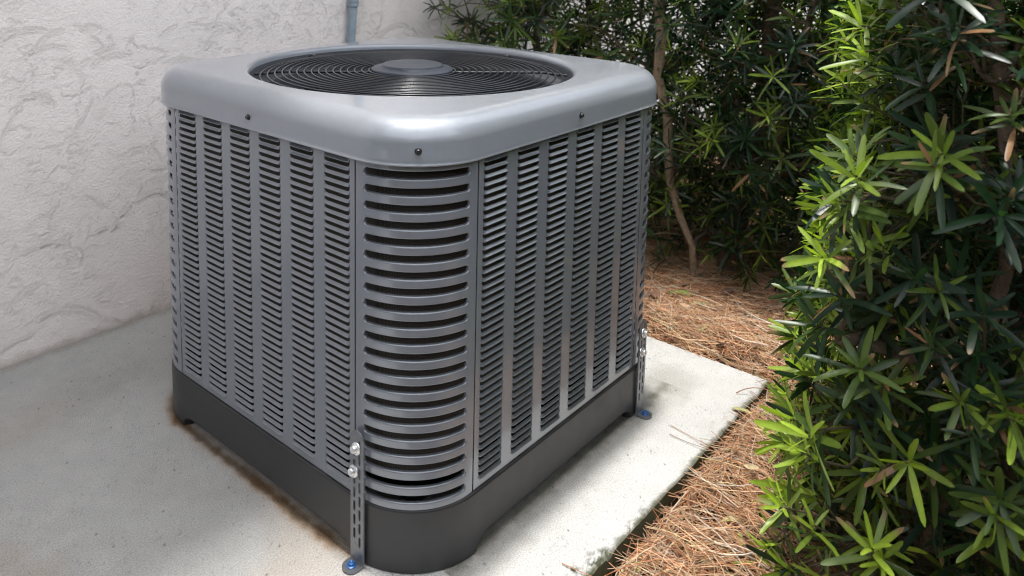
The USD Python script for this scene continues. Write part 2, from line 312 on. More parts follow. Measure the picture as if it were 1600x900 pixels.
# ---- house: stucco wall, roof overhang
def wall():
    x = np.unique(np.r_[np.arange(-5, -.45, .15), np.arange(-.45, 1.75, .0026), np.arange(1.75, 6.01, .05)])
    z = np.unique(np.r_[-.15, np.arange(-.03, .98, .0026), np.arange(.98, 3.45, .08)])
    X, Z = np.meshgrid(x, z, indexing='ij'); r = np.random.default_rng(77)
    H = .0035 * (fbm(X, Z, 5, 3, 41) - .5)
    H += .0010 * (fbm(X, Z, 125, 2, 42) - .5) * (.45 + .9 * sstep(.4, .6, fbm(X, Z, 8, 3, 57)))
    wx, wz = X + .02 * (fbm(X, Z, 14, 3, 43) - .5), Z + .02 * (fbm(X, Z, 14, 3, 44) - .5)
    # ragged trowelled plateaus
    reg = sstep(.50, .60, fbm(X, Z, 6, 3, 45))
    rag = fbm(wx, wz, 20, 5, 46)
    H += .0020 * sstep(.53, .56, rag) * reg + .0014 * sstep(.59, .635, fbm(wx, wz, 34, 5, 47)) * sstep(.42, .52, fbm(X, Z, 4, 2, 48))
    H -= .0007 * sstep(.58, .64, fbm(wx, wz, 15, 5, 49))
    # arc-shaped trowel ridges
    for _ in range(120):
        cx, cz, R = r.uniform(-.6, 1.7), r.uniform(-.1, 1.0), r.uniform(.045, .15)
        a0, span = r.normal(1.6, .7), r.uniform(.5, 1.5)
        m = (np.abs(X[:, 0] - cx) < R + .03); mz = (np.abs(Z[0] - cz) < R + .03)
        if not m.any() or not mz.any(): continue
        ix = np.ix_(m, mz); dx, dz = X[ix] - cx, Z[ix] - cz
        el = r.uniform(.6, 1.0); ra = np.hypot(dx, dz / el); d = ra - R
        a = np.abs((np.arctan2(dz / el, dx) - a0 + np.pi) % (2 * np.pi) - np.pi)
        w = sstep(span, span * .55, a) * sstep(.36, .50, fbm(X[ix], Z[ix], 30, 3, 50) + .12)
        amp = r.uniform(.0012, .0034)
        H[ix] += amp * w * np.where(d > 0, np.exp(-(d / .0042) ** 2), np.exp(-(d / .011) ** 2))
    for _ in range(34):                                    # short scraped lines
        cx, cz, L, a = r.uniform(-.4, 1.7), r.uniform(0, 1.0), r.uniform(.02, .08), r.uniform(0, np.pi)
        m = (np.abs(X[:, 0] - cx) < L + .02); mz = (np.abs(Z[0] - cz) < L + .02); ix = np.ix_(m, mz)
        if not m.any() or not mz.any(): continue
        dx, dz = X[ix] - cx, Z[ix] - cz; t = dx * np.cos(a) + dz * np.sin(a); d = -dx * np.sin(a) + dz * np.cos(a) + .01 * (fbm(X[ix], Z[ix], 40, 3, 51) - .5)
        H[ix] += r.choice([-.0010, .0016, .0020]) * sstep(L, L * .6, np.abs(t)) * np.exp(-(d / .003) ** 2)
    c = np.ones(X.shape + (3,)) * np.array([.65, .60, .575]); c *= (1 + .10 * (fbm(X, Z, 4, 4, 52) - .5))[..., None]
    low = (sstep(.42, .0, Z + .2 * (fbm(X, Z, 7, 4, 53) - .5)) * sstep(-.15, .4, X) * .30)[..., None]
    c = c * (1 - low) + np.array([.40, .305, .25]) * low
    drt = (.55 * sstep(.03, 0, Z + .03 * (fbm(X, Z, 40, 4, 54) - .5)))[..., None]; c = c * (1 - drt) + np.array([.24, .19, .15]) * drt
    v = np.stack([X, WY - H, Z], -1).reshape(-1, 3)
    return v, gridfaces(len(x), len(z))[:, ::-1], c.reshape(-1, 3)
house = thing('stucco_house', 'pinkish beige house wall with rough trowelled stucco behind the air conditioner', 'house')
v, f, c = wall(); obj('wall', (v, f), M_wall, house, True, c)
EY, EZ = .475, 3.3                                       # the eave's edge
obj('roof_overhang', vf(trimesh.creation.box(bounds=[[-5, EY, EZ], [6.0, WY + .3, EZ + .16]])), M_trim, house)

# ---- conduit on the wall
pp = thing('conduit_pipe', 'grey plastic conduit running up the stucco wall behind the unit', 'pipe')
PXX, PYY = .948, WY - .024
pl = lambda z: (PXX + .085 * (z - .70), PYY, z)
obj('pipe', tube([pl(0.0), pl(.4), pl(.86)], .0155, 24), M_pvc, pp, 40)
obj('pipe', tube([pl(.885), pl(1.5), pl(3.25)], .0155, 24), M_pvc, pp, 40)
cpl = pl(.848)
obj('coupling', lathe([(.0155, -.001), (.0195, 0), (.0195, .012), (.0178, .0135), (.0195, .015), (.0195, .05), (.0155, .051)], 24, (.085, 0, 1), cpl), M_pvc, pp, 40)

# ================================================================== AIR CONDITIONER
ac = thing('air_conditioner', 'large grey air conditioner with louvred sides and round fan grille on top', 'air conditioner')
ZB, ZT = .118, .732                                      # panels
H2 = W / 2
def rsq(n, inset=0., r=RC):
    """rounded square outline about the unit's centre, n points by polar angle; inset > 0 shrinks it"""
    h, rr = H2 - inset, max(r - inset, .004)
    th = np.arange(n) * 2 * np.pi / n + 1e-4
    c, s = np.cos(th), np.sin(th); cc = h - rr
    t = h / np.maximum(np.abs(c), np.abs(s)); px, py = t * c, t * s
    k = (np.abs(px) > cc) & (np.abs(py) > cc)
    ax, ay = cc * np.sign(c), cc * np.sign(s); b = ax * c + ay * s; d = b + np.sqrt(np.maximum(b * b - (ax ** 2 + ay ** 2 - rr ** 2), 0))
    px, py = np.where(k, d * c, px), np.where(k, d * s, py)
    return np.c_[px + H2, py + H2]
def loft(rings, close_ends=False):
    n = len(rings[0][0]) if np.ndim(rings[0][1]) == 0 else len(rings[0][0])
    v = np.vstack([np.c_[xy, np.broadcast_to(z, (len(xy),))] for xy, z in rings])
    return v, gridfaces(len(rings), len(rings[0][0]), True)

# base pan with arched openings
def base_pan():
    n = 960; out = rsq(n, -.005, .15)
    dx, dy = np.minimum(out[:, 0], W - out[:, 0]), np.minimum(out[:, 1], W - out[:, 1])
    along = np.maximum(dx, dy)                            # distance of the point from the nearer corner, along the side
    a = along - .152
    zb = np.where(a > 0, .026 * np.sqrt(np.clip(1 - (1 - np.clip(a / .042, 0, 1)) ** 2, 0, 1)), 0)
    o = lambda i, r=.15: rsq(n, i, r)
    rings = [(o(.012), zb + .03), (o(.012), zb), (o(.0), zb), (o(-.004), zb + .0012), (o(-.0055), zb + .004), (o(-.0052), .05 + 0 * zb), (o(-.0052), ZB - .005 + 0 * zb),
             (o(-.0042), ZB - .0022 + 0 * zb), (o(-.0022), ZB - .0006 + 0 * zb), (o(-.0002), ZB + 0 * zb), (o(.012), ZB + .0005 + 0 * zb)]
    return loft(rings)
obj('base_pan', base_pan(), M_black, ac, 50)
# inner coil and core
def rounded_prism(inset, z0, z1, n=240):
    return loft([(rsq(n, inset), z0), (rsq(n, inset), z1)])
obj('coil', rounded_prism(.030, .165, .74), M_coil, ac, 40)
obj('inner_floor', vf(trimesh.creation.box(bounds=[[.075, .075, .09], [W - .075, W - .075, .1]])), M_dark, ac)

# louvre panels
NL = 42; LZ0, LZ1 = .1345, .7235; LP = (LZ1 - LZ0) / NL
COLW, COL0, COLP = .0665, .159, .0952
def louvre_mesh(w, h):
    s = np.array([0, .0012, .0035, .008, w / 2, w - .008, w - .0035, w - .0012, w])
    e = np.array([0, .50, .88, 1, 1, 1, .88, .50, 0])
    t = np.array([.66, .72, .79, .88, .95, 1.0]); q = np.array([-.0010, -.0004, .0006, .0020, .0033, .0041]); t0 = np.linspace(0, 1, 6)
    v = np.array([[si, ei * qi, -h * (ti * ei + tj * (1 - ei))] for ti, qi, tj in zip(t, q, t0) for si, ei in zip(s, e)])
    lip = np.array([[si, ei * .0034 - .0002, -h * (1.0 + .045 * ei)] for si, ei in zip(s, e)])
    return np.vstack([v, lip]), gridfaces(7, 9)
LM = louvre_mesh(COLW, LP)
def side_frame(k):
    """k = 0: the side y = 0 (along +x); 1: x = 0; 2: y = W; 3: x = W. Returns origin, along, outward."""
    return [((0, 0, 0), (1, 0, 0), (0, -1, 0)), ((0, W, 0), (0, -1, 0), (-1, 0, 0)), ((W, W, 0), (-1, 0, 0), (0, 1, 0)), ((W, 0, 0), (0, 1, 0), (1, 0, 0))][k]
def to_side(k, v):
    o, a, n = map(np.array, side_frame(k)); v = np.asarray(v)
    return o + v[:, :1] * a + v[:, 1:2] * n + v[:, 2:] * np.array([0, 0, 1.])
S0 = .1468                                                # panel starts at the seam
def panel_sheet(k):
    poly = sbox(S0, ZB + .001, W - S0, ZT)
    for i in range(6):
        poly = poly.difference(sbox(COL0 + COLP * i, LZ0, COL0 + COLP * i + COLW, LZ1))
    m = trimesh.creation.extrude_polygon(poly, .0012, engine='earcut')
    v = np.array(m.vertices); v = np.c_[v[:, 0], v[:, 2] - .0012, v[:, 1]]
    v, f = to_side(k, v), np.array(m.faces)
    # slim return flanges that make the shadow line of the seam
    return v, f[:, ::-1]
panels = []
rest = []
for k in range(4):
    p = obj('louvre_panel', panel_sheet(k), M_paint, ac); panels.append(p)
    lv = []
    for i in range(6):
        j0 = i if k == 0 else (5 - i)                     # nearness to the camera's corner
        for j in range(NL):
            v = LM[0] + [COL0 + COLP * i, 0, LZ1 - LP * j]; f = LM[1]
            vv = to_side(k, v)
            if k < 2:
                near = (j0 < 4 if k == 0 else j0 < 3)
                if near: obj('louvre', (vv, f), M_paint, p, 50)
                else: rest.append((vv, f))
            else: lv.append((vv, f))
    if lv: rest += lv
tag(obj('louvres', cat(rest), M_paint, ac, 50), kind='stuff')

# corner panels with curved slots
UA = .1434                                                # seam distance from the virtual corner
ULEN = 2 * (UA - RC) + RC * np.pi / 2
NS = 21; SZ0, SP = .1375, .02822
SLOT0, SLOT1, SHO, SHI = .0155, ULEN - .0155, .0088, .0060    # slot ends, half heights of the outer and inner outline
def corner_map(k, U, Q, Z):
    """U along the corner from its first seam, Q outward"""
    fl = UA - RC; t = np.clip((U - fl) / RC, 0, np.pi / 2)
    x = np.where(U < fl, UA - U, RC - RC * np.sin(t)); y = RC - RC * np.cos(t)     # from (UA, 0) on the side y=0 to (0, UA)
    over = np.maximum(U - fl - RC * np.pi / 2, 0); y = y + over
    nx, ny = -np.sin(t), -np.cos(t)
    x, y = x + Q * nx, y + Q * ny
    P = [(x, y), (W - y, x), (W - x, W - y), (y, W - x)][k]
    return np.stack([P[0], P[1], Z], -1)
def stadium(hh, n=10):
    a = np.linspace(np.pi / 2, 3 * np.pi / 2, n); b = np.linspace(-np.pi / 2, np.pi / 2, n)
    s = np.linspace(SLOT0 + SHO, SLOT1 - SHO, 30)
    L = np.c_[SLOT0 + SHO + hh * np.cos(a), hh * np.sin(a)]; R = np.c_[SLOT1 - SHO + hh * np.cos(b), hh * np.sin(b)]
    return np.vstack([L, np.c_[s[1:-1], np.full(28, -hh)], R, np.c_[s[::-1][1:-1], np.full(28, hh)]])
slotz = SZ0 + SP * np.arange(NS)
def corner_parts():
    outer = [np.array([(0, ZB + .001), (ULEN, ZB + .001), (ULEN, ZT), (0, ZT)])]
    polys = [outer[0]] + [stadium(SHO)[::-1] + [0, z] for z in slotz]
    cs = CrossSection([np.asarray(q, np.float32) for q in polys], FillRule.EvenOdd)
    m = cs.extrude(.0012).refine_to_length(.0075).to_mesh()
    v, f = np.array(m.vert_properties[:, :3], float), np.array(m.tri_verts)
    U, Z, Q = v[:, 0], v[:, 1], v[:, 2] - .0012
    # rolled lips of the slots
    lv, lf = [], []
    for z in slotz:
        rings = []
        for a in np.linspace(0, np.pi / 2, 5):
            hh = SHO - (SHO - SHI) * np.sin(a); q = -.0038 * (1 - np.cos(a)); s = stadium(hh); rings.append(np.c_[s[:, 0], np.full(len(s), q), s[:, 1] + z])
        s = stadium(SHI); rings.append(np.c_[s[:, 0], np.full(len(s), -.0065), s[:, 1] + z])
        lv.append(np.vstack(rings)); lf.append(gridfaces(6, len(s), True))
    lvv, lff = cat(list(zip(lv, lf)))
    vall = np.vstack([np.c_[U, Q, Z], lvv]); fall = np.vstack([f, lff + len(U)])
    return vall, fall
CV, CF = corner_parts()
for k in range(4):
    P = corner_map(k, CV[:, 0], CV[:, 1], CV[:, 2])
    v, f, nn = meshkit.arrays((P, CF), 45)
    # find each triangle's place in the unrolled sheet again
    tree_u = CV[CF].mean(1)
    mapped = P[CF].mean(1); got = v[f].mean(1)
    from scipy.spatial import cKDTree
    _, ii = cKDTree(mapped).query(got); uu = tree_u[ii]
    cp = None
    lo, hi = SLOT0 + SHO, SLOT1 - SHO
    bar = np.floor((uu[:, 2] - slotz[0]) / SP).astype(int)
    isbar = (uu[:, 0] > lo) & (uu[:, 0] < hi) & (bar >= 0) & (bar < NS - 1)
    def sub(mask):
        ff = f[mask]; ids, inv = np.unique(ff, return_inverse=True); return (v[ids], inv.reshape(-1, 3)), nn[ids]
    mm, nm = sub(~isbar) if k != 2 else sub(np.ones(len(f), bool))
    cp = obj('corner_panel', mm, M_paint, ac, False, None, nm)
    if k != 2:
        for b in range(NS - 1):
            mm, nm = sub(isbar & (bar == b)); obj('slat', mm, M_paint, cp, False, None, nm)

# top cover
def top_cover():
    n = 512; zt = .7945
    R = []
    def add(inset, z): R.append((rsq(n, inset), z))
    add(.006, .722); add(-.0068, .7185); add(-.0088, .7192); add(-.0096, .7205); add(-.0092, .7222); add(-.0078, .7245)
    for z in (.729, .736, .744, .750): add(-.0076, z)
    r = .043
    for a in np.linspace(0, np.pi / 2, 12)[1:]:
        add(-.0076 + r * (1 - np.cos(a)), .7515 + r * np.sin(a))
    edge = rsq(n, -.0076 + r); ez = .7515 + r
    th = np.arange(n) * 2 * np.pi / n + 1e-4; circ = np.c_[np.cos(th), np.sin(th)]
    RO = .372
    base = circ * RO + H2
    for t in (.06, .3, .6, .85): R.append((edge * (1 - t) + base * t, ez + .0012 * t))
    for a in np.linspace(0, np.pi / 2, 9): R.append((circ * (RO - .011 * np.sin(a)) + H2, ez + .0012 - .011 * (1 - np.cos(a))))
    R.append((circ * .3608 + H2, .781))
    return loft(R)
obj('top_cover', top_cover(), M_paint_lit, ac, 60)
th = np.arange(128) * 2 * np.pi / 128; circ = np.c_[np.cos(th), np.sin(th)]
obj('fan_shroud', loft([(circ * .3622 + H2, .7835), (circ * .3602 + H2, .7815), (circ * .359 + H2, .754), (circ * .356 + H2, .7505), (circ * .332 + H2, .7505), (circ * .327 + H2, .747), (circ * .325 + H2, .735), (circ * .325 + H2, .56)]), M_shroud, ac, 50)  # dark upper wall stands in for shade inside the cover's rim
obj('inner_deck', loft([(circ * .40 + H2, .545), (circ * .01 + H2, .545)]), M_dark, ac)

# fan under the grille
fan = obj('fan', lathe([(.0001, .69), (.055, .69), (.062, .683), (.062, .60), (.0001, .60)], 40, None, (H2, H2, 0)), M_blade, ac, 40)
for b in range(4):
    a0 = b * np.pi / 2 + .5; rr = np.linspace(.05, .31, 9); ss = np.linspace(-.5, .5, 7)
    V = []
    for ri in rr:
        for si in ss:
            a = a0 + si * (1.05 - .9 * (ri - .05)) + .6 * (ri - .05); V.append((H2 + ri * np.cos(a), H2 + ri * np.sin(a), .645 + si * (.075 - .06 * (ri - .05)) - .01 * si * si))
    obj('blade', (np.array(V), gridfaces(9, 7)), M_blade, fan, True)

# fan grille: rings, spokes, hub plate
grille = obj('fan_grille', lathe([(.0001, .7985), (.066, .7985), (.0685, .7972), (.0695, .7945), (.0715, .7925), (.086, .7905), (.0905, .7895), (.0925, .787), (.092, .783), (.0001, .783)], 96, None, (H2, H2, 0)), M_hub, ac, 35)
GZ = .7835
ring_r = np.linspace(.0985, .3385, 16)
for rr in ring_r:
    n = int(60 + rr * 260); a = np.arange(n) * 2 * np.pi / n; m = 7; bb = np.arange(m) * 2 * np.pi / m; wr = .0020
    zz = GZ - .006 * max(0, (rr - .30) / .04)
    v = np.stack([H2 + (rr + wr * np.cos(bb)[None]) * np.cos(a)[:, None], H2 + (rr + wr * np.cos(bb)[None]) * np.sin(a)[:, None], zz + wr * np.sin(bb)[None] + 0 * a[:, None]], -1).reshape(-1, 3)
    f = gridfaces(n + 1, m, True); f = np.where(f >= n * m, f - n * m, f)
    obj('ring', (v, f[:, ::-1]), M_wire, grille, True)
for s in range(8):
    a = s * np.pi / 4 + np.pi / 4; d = np.array([np.cos(a), np.sin(a), 0]); C = np.array([H2, H2, 0])
    pts = [C + d * .08 + [0, 0, GZ - .005], C + d * .2 + [0, 0, GZ - .0045], C + d * .30 + [0, 0, GZ - .0045], C + d * .335 + [0, 0, GZ - .0095], C + d * .3555 + [0, 0, GZ - .011]]
    sp = obj('spoke', tube(pts, .0029, 8), M_wire, grille, True)
    if s % 2 == 1:
        tabc = C + d * .352
        obj('clip', cat([vf(trimesh.creation.box(extents=(.016, .016, .003), transform=trimesh.transformations.translation_matrix(tabc + [0, 0, GZ - .0075]))),
                         lathe([(.0065, 0), (.0065, .003), (.004, .006), (.0001, .0062)], 10, None, tabc + [0, 0, GZ - .006])]), M_screw, sp)

# screws in the cover's skirt
def screw(at, ax, name='screw', s=1., parent=None, mt=None):
    hexm = lathe([(.0001, 0), (.0058 * s, 0), (.0060 * s, .0008 * s), (.0042 * s, .0014 * s), (.0040 * s, .0046 * s), (.0032 * s, .0056 * s), (.0018 * s, .0052 * s), (.0001, .0050 * s)], 12, ax, at)
    return obj(name, hexm, mt or M_screw, parent or ac, 30)
kk = RC - (RC + .0076) * math.sqrt(.5)
for sx, sy in ((0, 0), (0, 1), (1, 0), (1, 1)):
    n = np.array([2 * sx - 1, 2 * sy - 1, 0]) * math.sqrt(.5)
    screw(np.array([kk if sx == 0 else W - kk, kk if sy == 0 else W - kk, .7445]), n)
for at, n in (((-.0076, .4353, .7432), (-1, 0, 0)), ((.4453, -.0076, .7461), (0, -1, 0)), ((W + .0076, .43, .745), (1, 0, 0)), ((.43, W + .0076, .745), (0, 1, 0))):
    screw(np.array(at), n)

# tie-down straps
def strap(label, org, along, out, height, bx=1):
    """org: foot of the strap on the slab; along: horizontal in the unit's side; out: away from the unit"""
    t = thing('tie_down_strap', label, 'metal strap', 'steel tie-down straps at the unit corners')
    org, al, ou, up = np.array(org, float), np.array(along, float), np.array(out, float), np.array([0, 0, 1.])
    w = .0165
    sh = LineString([(0, .003), (0, height - w)]).buffer(w, quad_segs=10).intersection(sbox(-w, .003, w, height + .1))
    for i in range(8):
        z0 = .034 + i * .0255
        if z0 + .016 > height - .012: break
        for sx, sh_ in ((-.0065, 0), (.0065, .0125)):
            if z0 + sh_ + .017 > height - .01: continue
            sh = sh.difference(LineString([(sx, z0 + sh_ + .002), (sx, z0 + sh_ + .0165)]).buffer(.0026, quad_segs=4))
    m = trimesh.creation.extrude_polygon(sh, .0026, engine='earcut'); v = np.array(m.vertices)
    a = org + v[:, :1] * al + v[:, 1:2] * up + v[:, 2:] * ou
    ft = LineString([(0, 0), (0, .0150)]).buffer(w, quad_segs=12).intersection(sbox(-w, .0026, w, .2))
    m2 = trimesh.creation.extrude_polygon(ft, .0028, engine='earcut'); v2 = np.array(m2.vertices)
    b = org + v2[:, :1] * al + v2[:, 1:2] * ou + v2[:, 2:] * up + up * .002
    flip = np.dot(np.cross(al, up), ou) < 0
    f1, f2 = np.array(m.faces), np.array(m2.faces)
    # rounded bend
    bend = []
    for ang in np.linspace(0, np.pi / 2, 6):
        for rr in (.0002, .0036):
            bend.append((ang, rr))
    obj('strap', cat([(a, f1[:, ::-1] if flip else f1), (b, f2 if flip else f2[:, ::-1])]), M_zinc, t)
    for zz, dx, dy in ((height - .032, .001, 0), (height - .076, .007 * bx, 0)):
        at = org + up * zz + ou * .0026 + al * dx
        n = ou + .05 * al + .15 * up
        obj('bolt', lathe([(.0001, 0), (.0105, 0), (.0110, .0012), (.0105, .0024), (.0072, .0034), (.0068, .0080), (.0058, .0095), (.0035, .0090), (.0001, .0088)], 18, n, at), M_bolt, t, 30)
    at = org + ou * .0155 + up * .0048
    obj('anchor_screw', lathe([(.0001, 0), (.0082, 0), (.0085, .0012), (.0060, .0022), (.0055, .0060), (.0042, .0068), (.0001, .0055)], 6 * 2, up, at), M_blue, t, 30)
    return t
strap('zinc steel strap at the near corner of the unit, left of the curved slots', (-.0074, .130, 0), (0, 1, 0), (-1, 0, 0), .247)
strap('zinc steel strap at the far right corner, beside the pine straw', (.7365, -.0088, 0), (1, 0, 0), (0, -1, 0), .228, -.6)

# ================================================================== PLANTS
def proj(P):
    d = P - CAM_POS; z = d @ CAM_F; return PX + FPX * (d @ CAM_R) / z, PY - FPX * (d @ CAM_U) / z, z
def whorls(pos, axis, nl, L, Wd, young, r):  # young also carries the painted sun on the near shrub
    """clusters of narrow leaves round the twig tips"""
    P, D, N, LL, WW, dr, fo, co = [], [], [], [], [], [], [], []
    for p, a, m, y in zip(pos, axis, nl, young):
        a = a / np.linalg.norm(a); x = np.cross(a, [.2, .3, .93]); x /= np.linalg.norm(x); yv = np.cross(a, x)
        i = np.arange(m); ang = i * 2.39996 + r.uniform(0, 6.28); el = np.radians(np.clip(28 + 66 * (i / m) + r.normal(0, 9, m), 12, 115))
        d = np.cos(el)[:, None] * a + np.sin(el)[:, None] * (np.cos(ang)[:, None] * x + np.sin(ang)[:, None] * yv)
        nrm = np.cross(np.cross(d, a), d); nrm += r.normal(0, .25, (m, 3))
        P.append(p - a * (.035 * (i / m))[:, None] * (L / .08)); D.append(d); N.append(nrm)
        sc = r.uniform(.7, 1.12) * np.where(i < m * .25, .72, 1.); LL.append(L * sc * r.uniform(.8, 1.15, m)); WW.append(Wd * sc * r.uniform(.85, 1.12, m))
        dr.append(r.normal(.22, .14, m)); fo.append(r.uniform(.10, .35, m))
        old = np.array([.008, .022, .013]); mid = np.array([.017, .048, .013]); young_lit = np.array([.27, .38, .04])  # last green: young leaves, brightened to stand for sunlit ones
        t = np.clip(r.normal(.35, .25, m), 0, 1)[:, None]; c = old * (1 - t) + mid * t
        ny = (y * sstep(1.0, .2, i / m))[:, None]; c = c * (1 - ny) + young_lit * ny
        dead = r.random(m) < .012; c[dead] = [.22, .12, .06]
        co.append(c * r.uniform(.8, 1.25, (m, 1)))
    return [np.vstack(q) if np.ndim(q[0]) == 2 else np.concatenate(q) for q in (P, D, N, LL, WW, dr, fo, co)]
def bent(a, b, r, n=7, amp=.08):
    t = np.linspace(0, 1, n)[:, None]; L = np.linalg.norm(np.subtract(b, a)); p = np.asarray(a) * (1 - t) + np.asarray(b) * t
    off = np.cumsum(r.normal(0, 1, (n, 3)), 0); off -= off[:1] * (1 - t) + off[-1:] * t; return p + off * amp * L * .5
def shrub(label, ground_pt, stems, vol, nwh, L, Wd, seed, bark=(.14, .105, .08), young_lit_fn=None, group=None, leaves_per=(9, 15), parts=300, keep=None, upright=.35):
    r = np.random.default_rng(seed)
    t = thing('podocarpus_shrub', label, 'shrub', group)
    skel = []; ns = 0
    def bcol(v, c): return np.asarray(c) * (.6 + .8 * meshkit.fbm(v * [60, 60, 22], 3, 3))[:, None]
    for (b, top, r0, r1, cc) in stems:
        P = bent(b, top, r, 12, .028); R = np.linspace(r0, r1, 12) * r.uniform(.92, 1.08, 12); R[0] *= 1.35
        P[0, 2] -= .04
        v, f = tube(P, R, 12); v += .10 * R.mean() * (meshkit.fbm(v * 45, 3, seed)[:, None] - .5)
        obj('trunk' if r0 > .015 else 'stem', (v, f), M_bark, t, True, bcol(v, cc or bark)); skel.append(P[1:])
    skel_pts = np.vstack(skel)
    pos = vol(r, nwh)
    if keep is not None: pos = pos[keep(pos)]
    ctr = skel_pts.mean(0)
    # limbs: cluster the tips, twigs from limbs
    nlimb = max(8, len(pos) // 14); from scipy.cluster.vq import kmeans2
    cen, lab = kmeans2(pos, nlimb, minit='points', seed=int(seed))
    tw_v, ax = [], np.zeros_like(pos); nodes = {}
    for k in range(nlimb):
        q = pos[lab == k]
        if len(q) == 0: continue
        d = np.linalg.norm(skel_pts - cen[k] + [0, 0, .12], axis=1); s = skel_pts[np.argmin(d)]
        hub = s * .3 + cen[k] * .7
        P = bent(s, hub, r, 7, .10); v, f = tube(P, np.linspace(.0065, .0035, 7) * (L / .07), 6)
        obj('branch', (v, f), M_bark, t, True, bcol(v, np.asarray(bark) * r.uniform(.7, 1.2)))
        for i in np.where(lab == k)[0]:
            tp = bent(P[r.integers(3, 7)], pos[i], r, 5, .12); tw_v.append(tube(tp, np.linspace(.0028, .0016, 5) * (L / .07), 5)); a = tp[-1] - tp[-2]; ax[i] = a
    tv, tf = cat(tw_v); tag(obj('twigs', (tv, tf), M_bark, t, True, np.ones((len(tv), 3)) * np.array([.10, .085, .05])), kind='stuff')
    outward = pos - ctr; outward /= np.linalg.norm(outward, axis=1, keepdims=True) + 1e-9
    axn = ax / (np.linalg.norm(ax, axis=1, keepdims=True) + 1e-9)
    axis = .6 * axn + .7 * outward + [0, 0, upright] + r.normal(0, .3, pos.shape)
    y = young_lit_fn(pos, r) if young_lit_fn else np.clip(r.normal(-.1, .35, len(pos)), 0, 1)
    P, D, N, LL, WW, dr, fo, co = whorls(pos, axis, r.integers(*leaves_per, len(pos)), L, Wd, y, r)
    x_, y_, z_ = proj(P + D * LL[:, None] * .5); size = FPX * LL / z_
    inn = (x_ > 0) & (x_ < 1600) & (y_ > 0) & (y_ < 900) & (z_ > .2)
    score = np.where(inn, size * (.7 + .3 * np.abs(np.einsum('ij,j->i', D, CAM_R))), 0)
    best = np.argsort(-score)[:parts]; best = best[score[best] > 0]
    for i in best:
        v, f, c, _ = leaf_mesh(P[i:i + 1], D[i:i + 1], N[i:i + 1], LL[i:i + 1], WW[i:i + 1], dr[i:i + 1], fo[i:i + 1], co[i:i + 1], 0)
        obj('leaf', (v, f), M_leaf, t, True, c)
    o = np.setdiff1d(np.arange(len(P)), best)
    v, f, c, _ = leaf_mesh(P[o], D[o], N[o], LL[o], WW[o], dr[o], fo[o], co[o], 0, 5)
    tag(obj('leaves', (v, f), M_leaf, t, True, c), kind='stuff')
    return t
def ellipsoid(c, rad, lo=.35, zmin=-9):
    def go(r, n):
        d = r.normal(size=(n * 2, 3)); d /= np.linalg.norm(d, axis=1, keepdims=True); q = r.uniform(lo ** 3, 1, n * 2) ** (1 / 3)
        p = np.asarray(c) + d * q[:, None] * rad * (.82 + .36 * meshkit.fbm(d * 2.2 + 5, 3, int(c[0] * 100)))[:, None]
        p = p[p[:, 2] > zmin]; return p[:n]
    return go
def boxvol(lo, hi, jag=.06):
    def go(r, n):
        return r.uniform(lo, hi, (n, 3)) + r.normal(0, jag, (n, 3)) * [1, 1, .6]
    return go
HG = 'podocarpus shrubs of the back hedge'
G0 = lambda x, y: (x, y, float(ground_height(np.array(x), np.array(y))))
yf = lambda p, r: np.clip(r.normal(.05, .32, len(p)) + .35 * (r.random(len(p)) < .22), 0, 1)
def above(zmin):
    return lambda p: p[:, 2] > zmin
shrub('dense dark green podocarpus against the stucco wall, just behind the cover', G0(1.65, .95),
      [(G0(1.72, .98), (1.70, 1.0, 1.5), .021, .012, None), (G0(1.85, .80), (1.80, .82, 1.4), .014, .008, None)],
      boxvol((1.27, .74, .20), (2.05, 1.16, 1.45)), 720, .076, .0088, 101, young_lit_fn=yf, group=None, parts=260)
shrub('podocarpus in the middle of the back hedge with pale bare trunk', G0(1.75, .5),
      [(G0(1.57, 0.231), (1.57, 0.526, 1.25), .010, .024, (.27, .195, .13)), (G0(1.98, .58), (1.95, .60, 1.4), .014, .008, None), (G0(2.02, .38), (2.06, .25, 1.4), .011, .007, (.16, .15, .08))],
      boxvol((1.56, .26, .05), (2.15, .80, 1.45)), 800, .076, .0090, 102, young_lit_fn=yf, parts=260)
shrub('podocarpus with thick low trunk rising from the pine straw', G0(1.72, .16),
      [(G0(1.70, .16), (1.86, .10, 1.3), .040, .016, (.13, .085, .06)), (G0(1.76, .10), (1.72, -.1, 1.35), .016, .009, (.15, .14, .08)), (G0(2.05, .0), (1.98, .02, 1.4), .014, .008, (.16, .15, .08))],
      boxvol((1.50, -.16, .05), (2.2, .34, 1.45)), 900, .078, .0092, 103, young_lit_fn=yf, parts=260)
shrub('dark podocarpus at the right end of the back hedge, half hidden by the near shrub', G0(1.95, -.35),
      [(G0(1.95, -.35), (1.9, -.3, 1.4), .022, .012, None)],
      boxvol((1.62, -.62, .10), (2.3, -.12, 1.5)), 560, .078, .0092, 104, young_lit_fn=yf, parts=120)
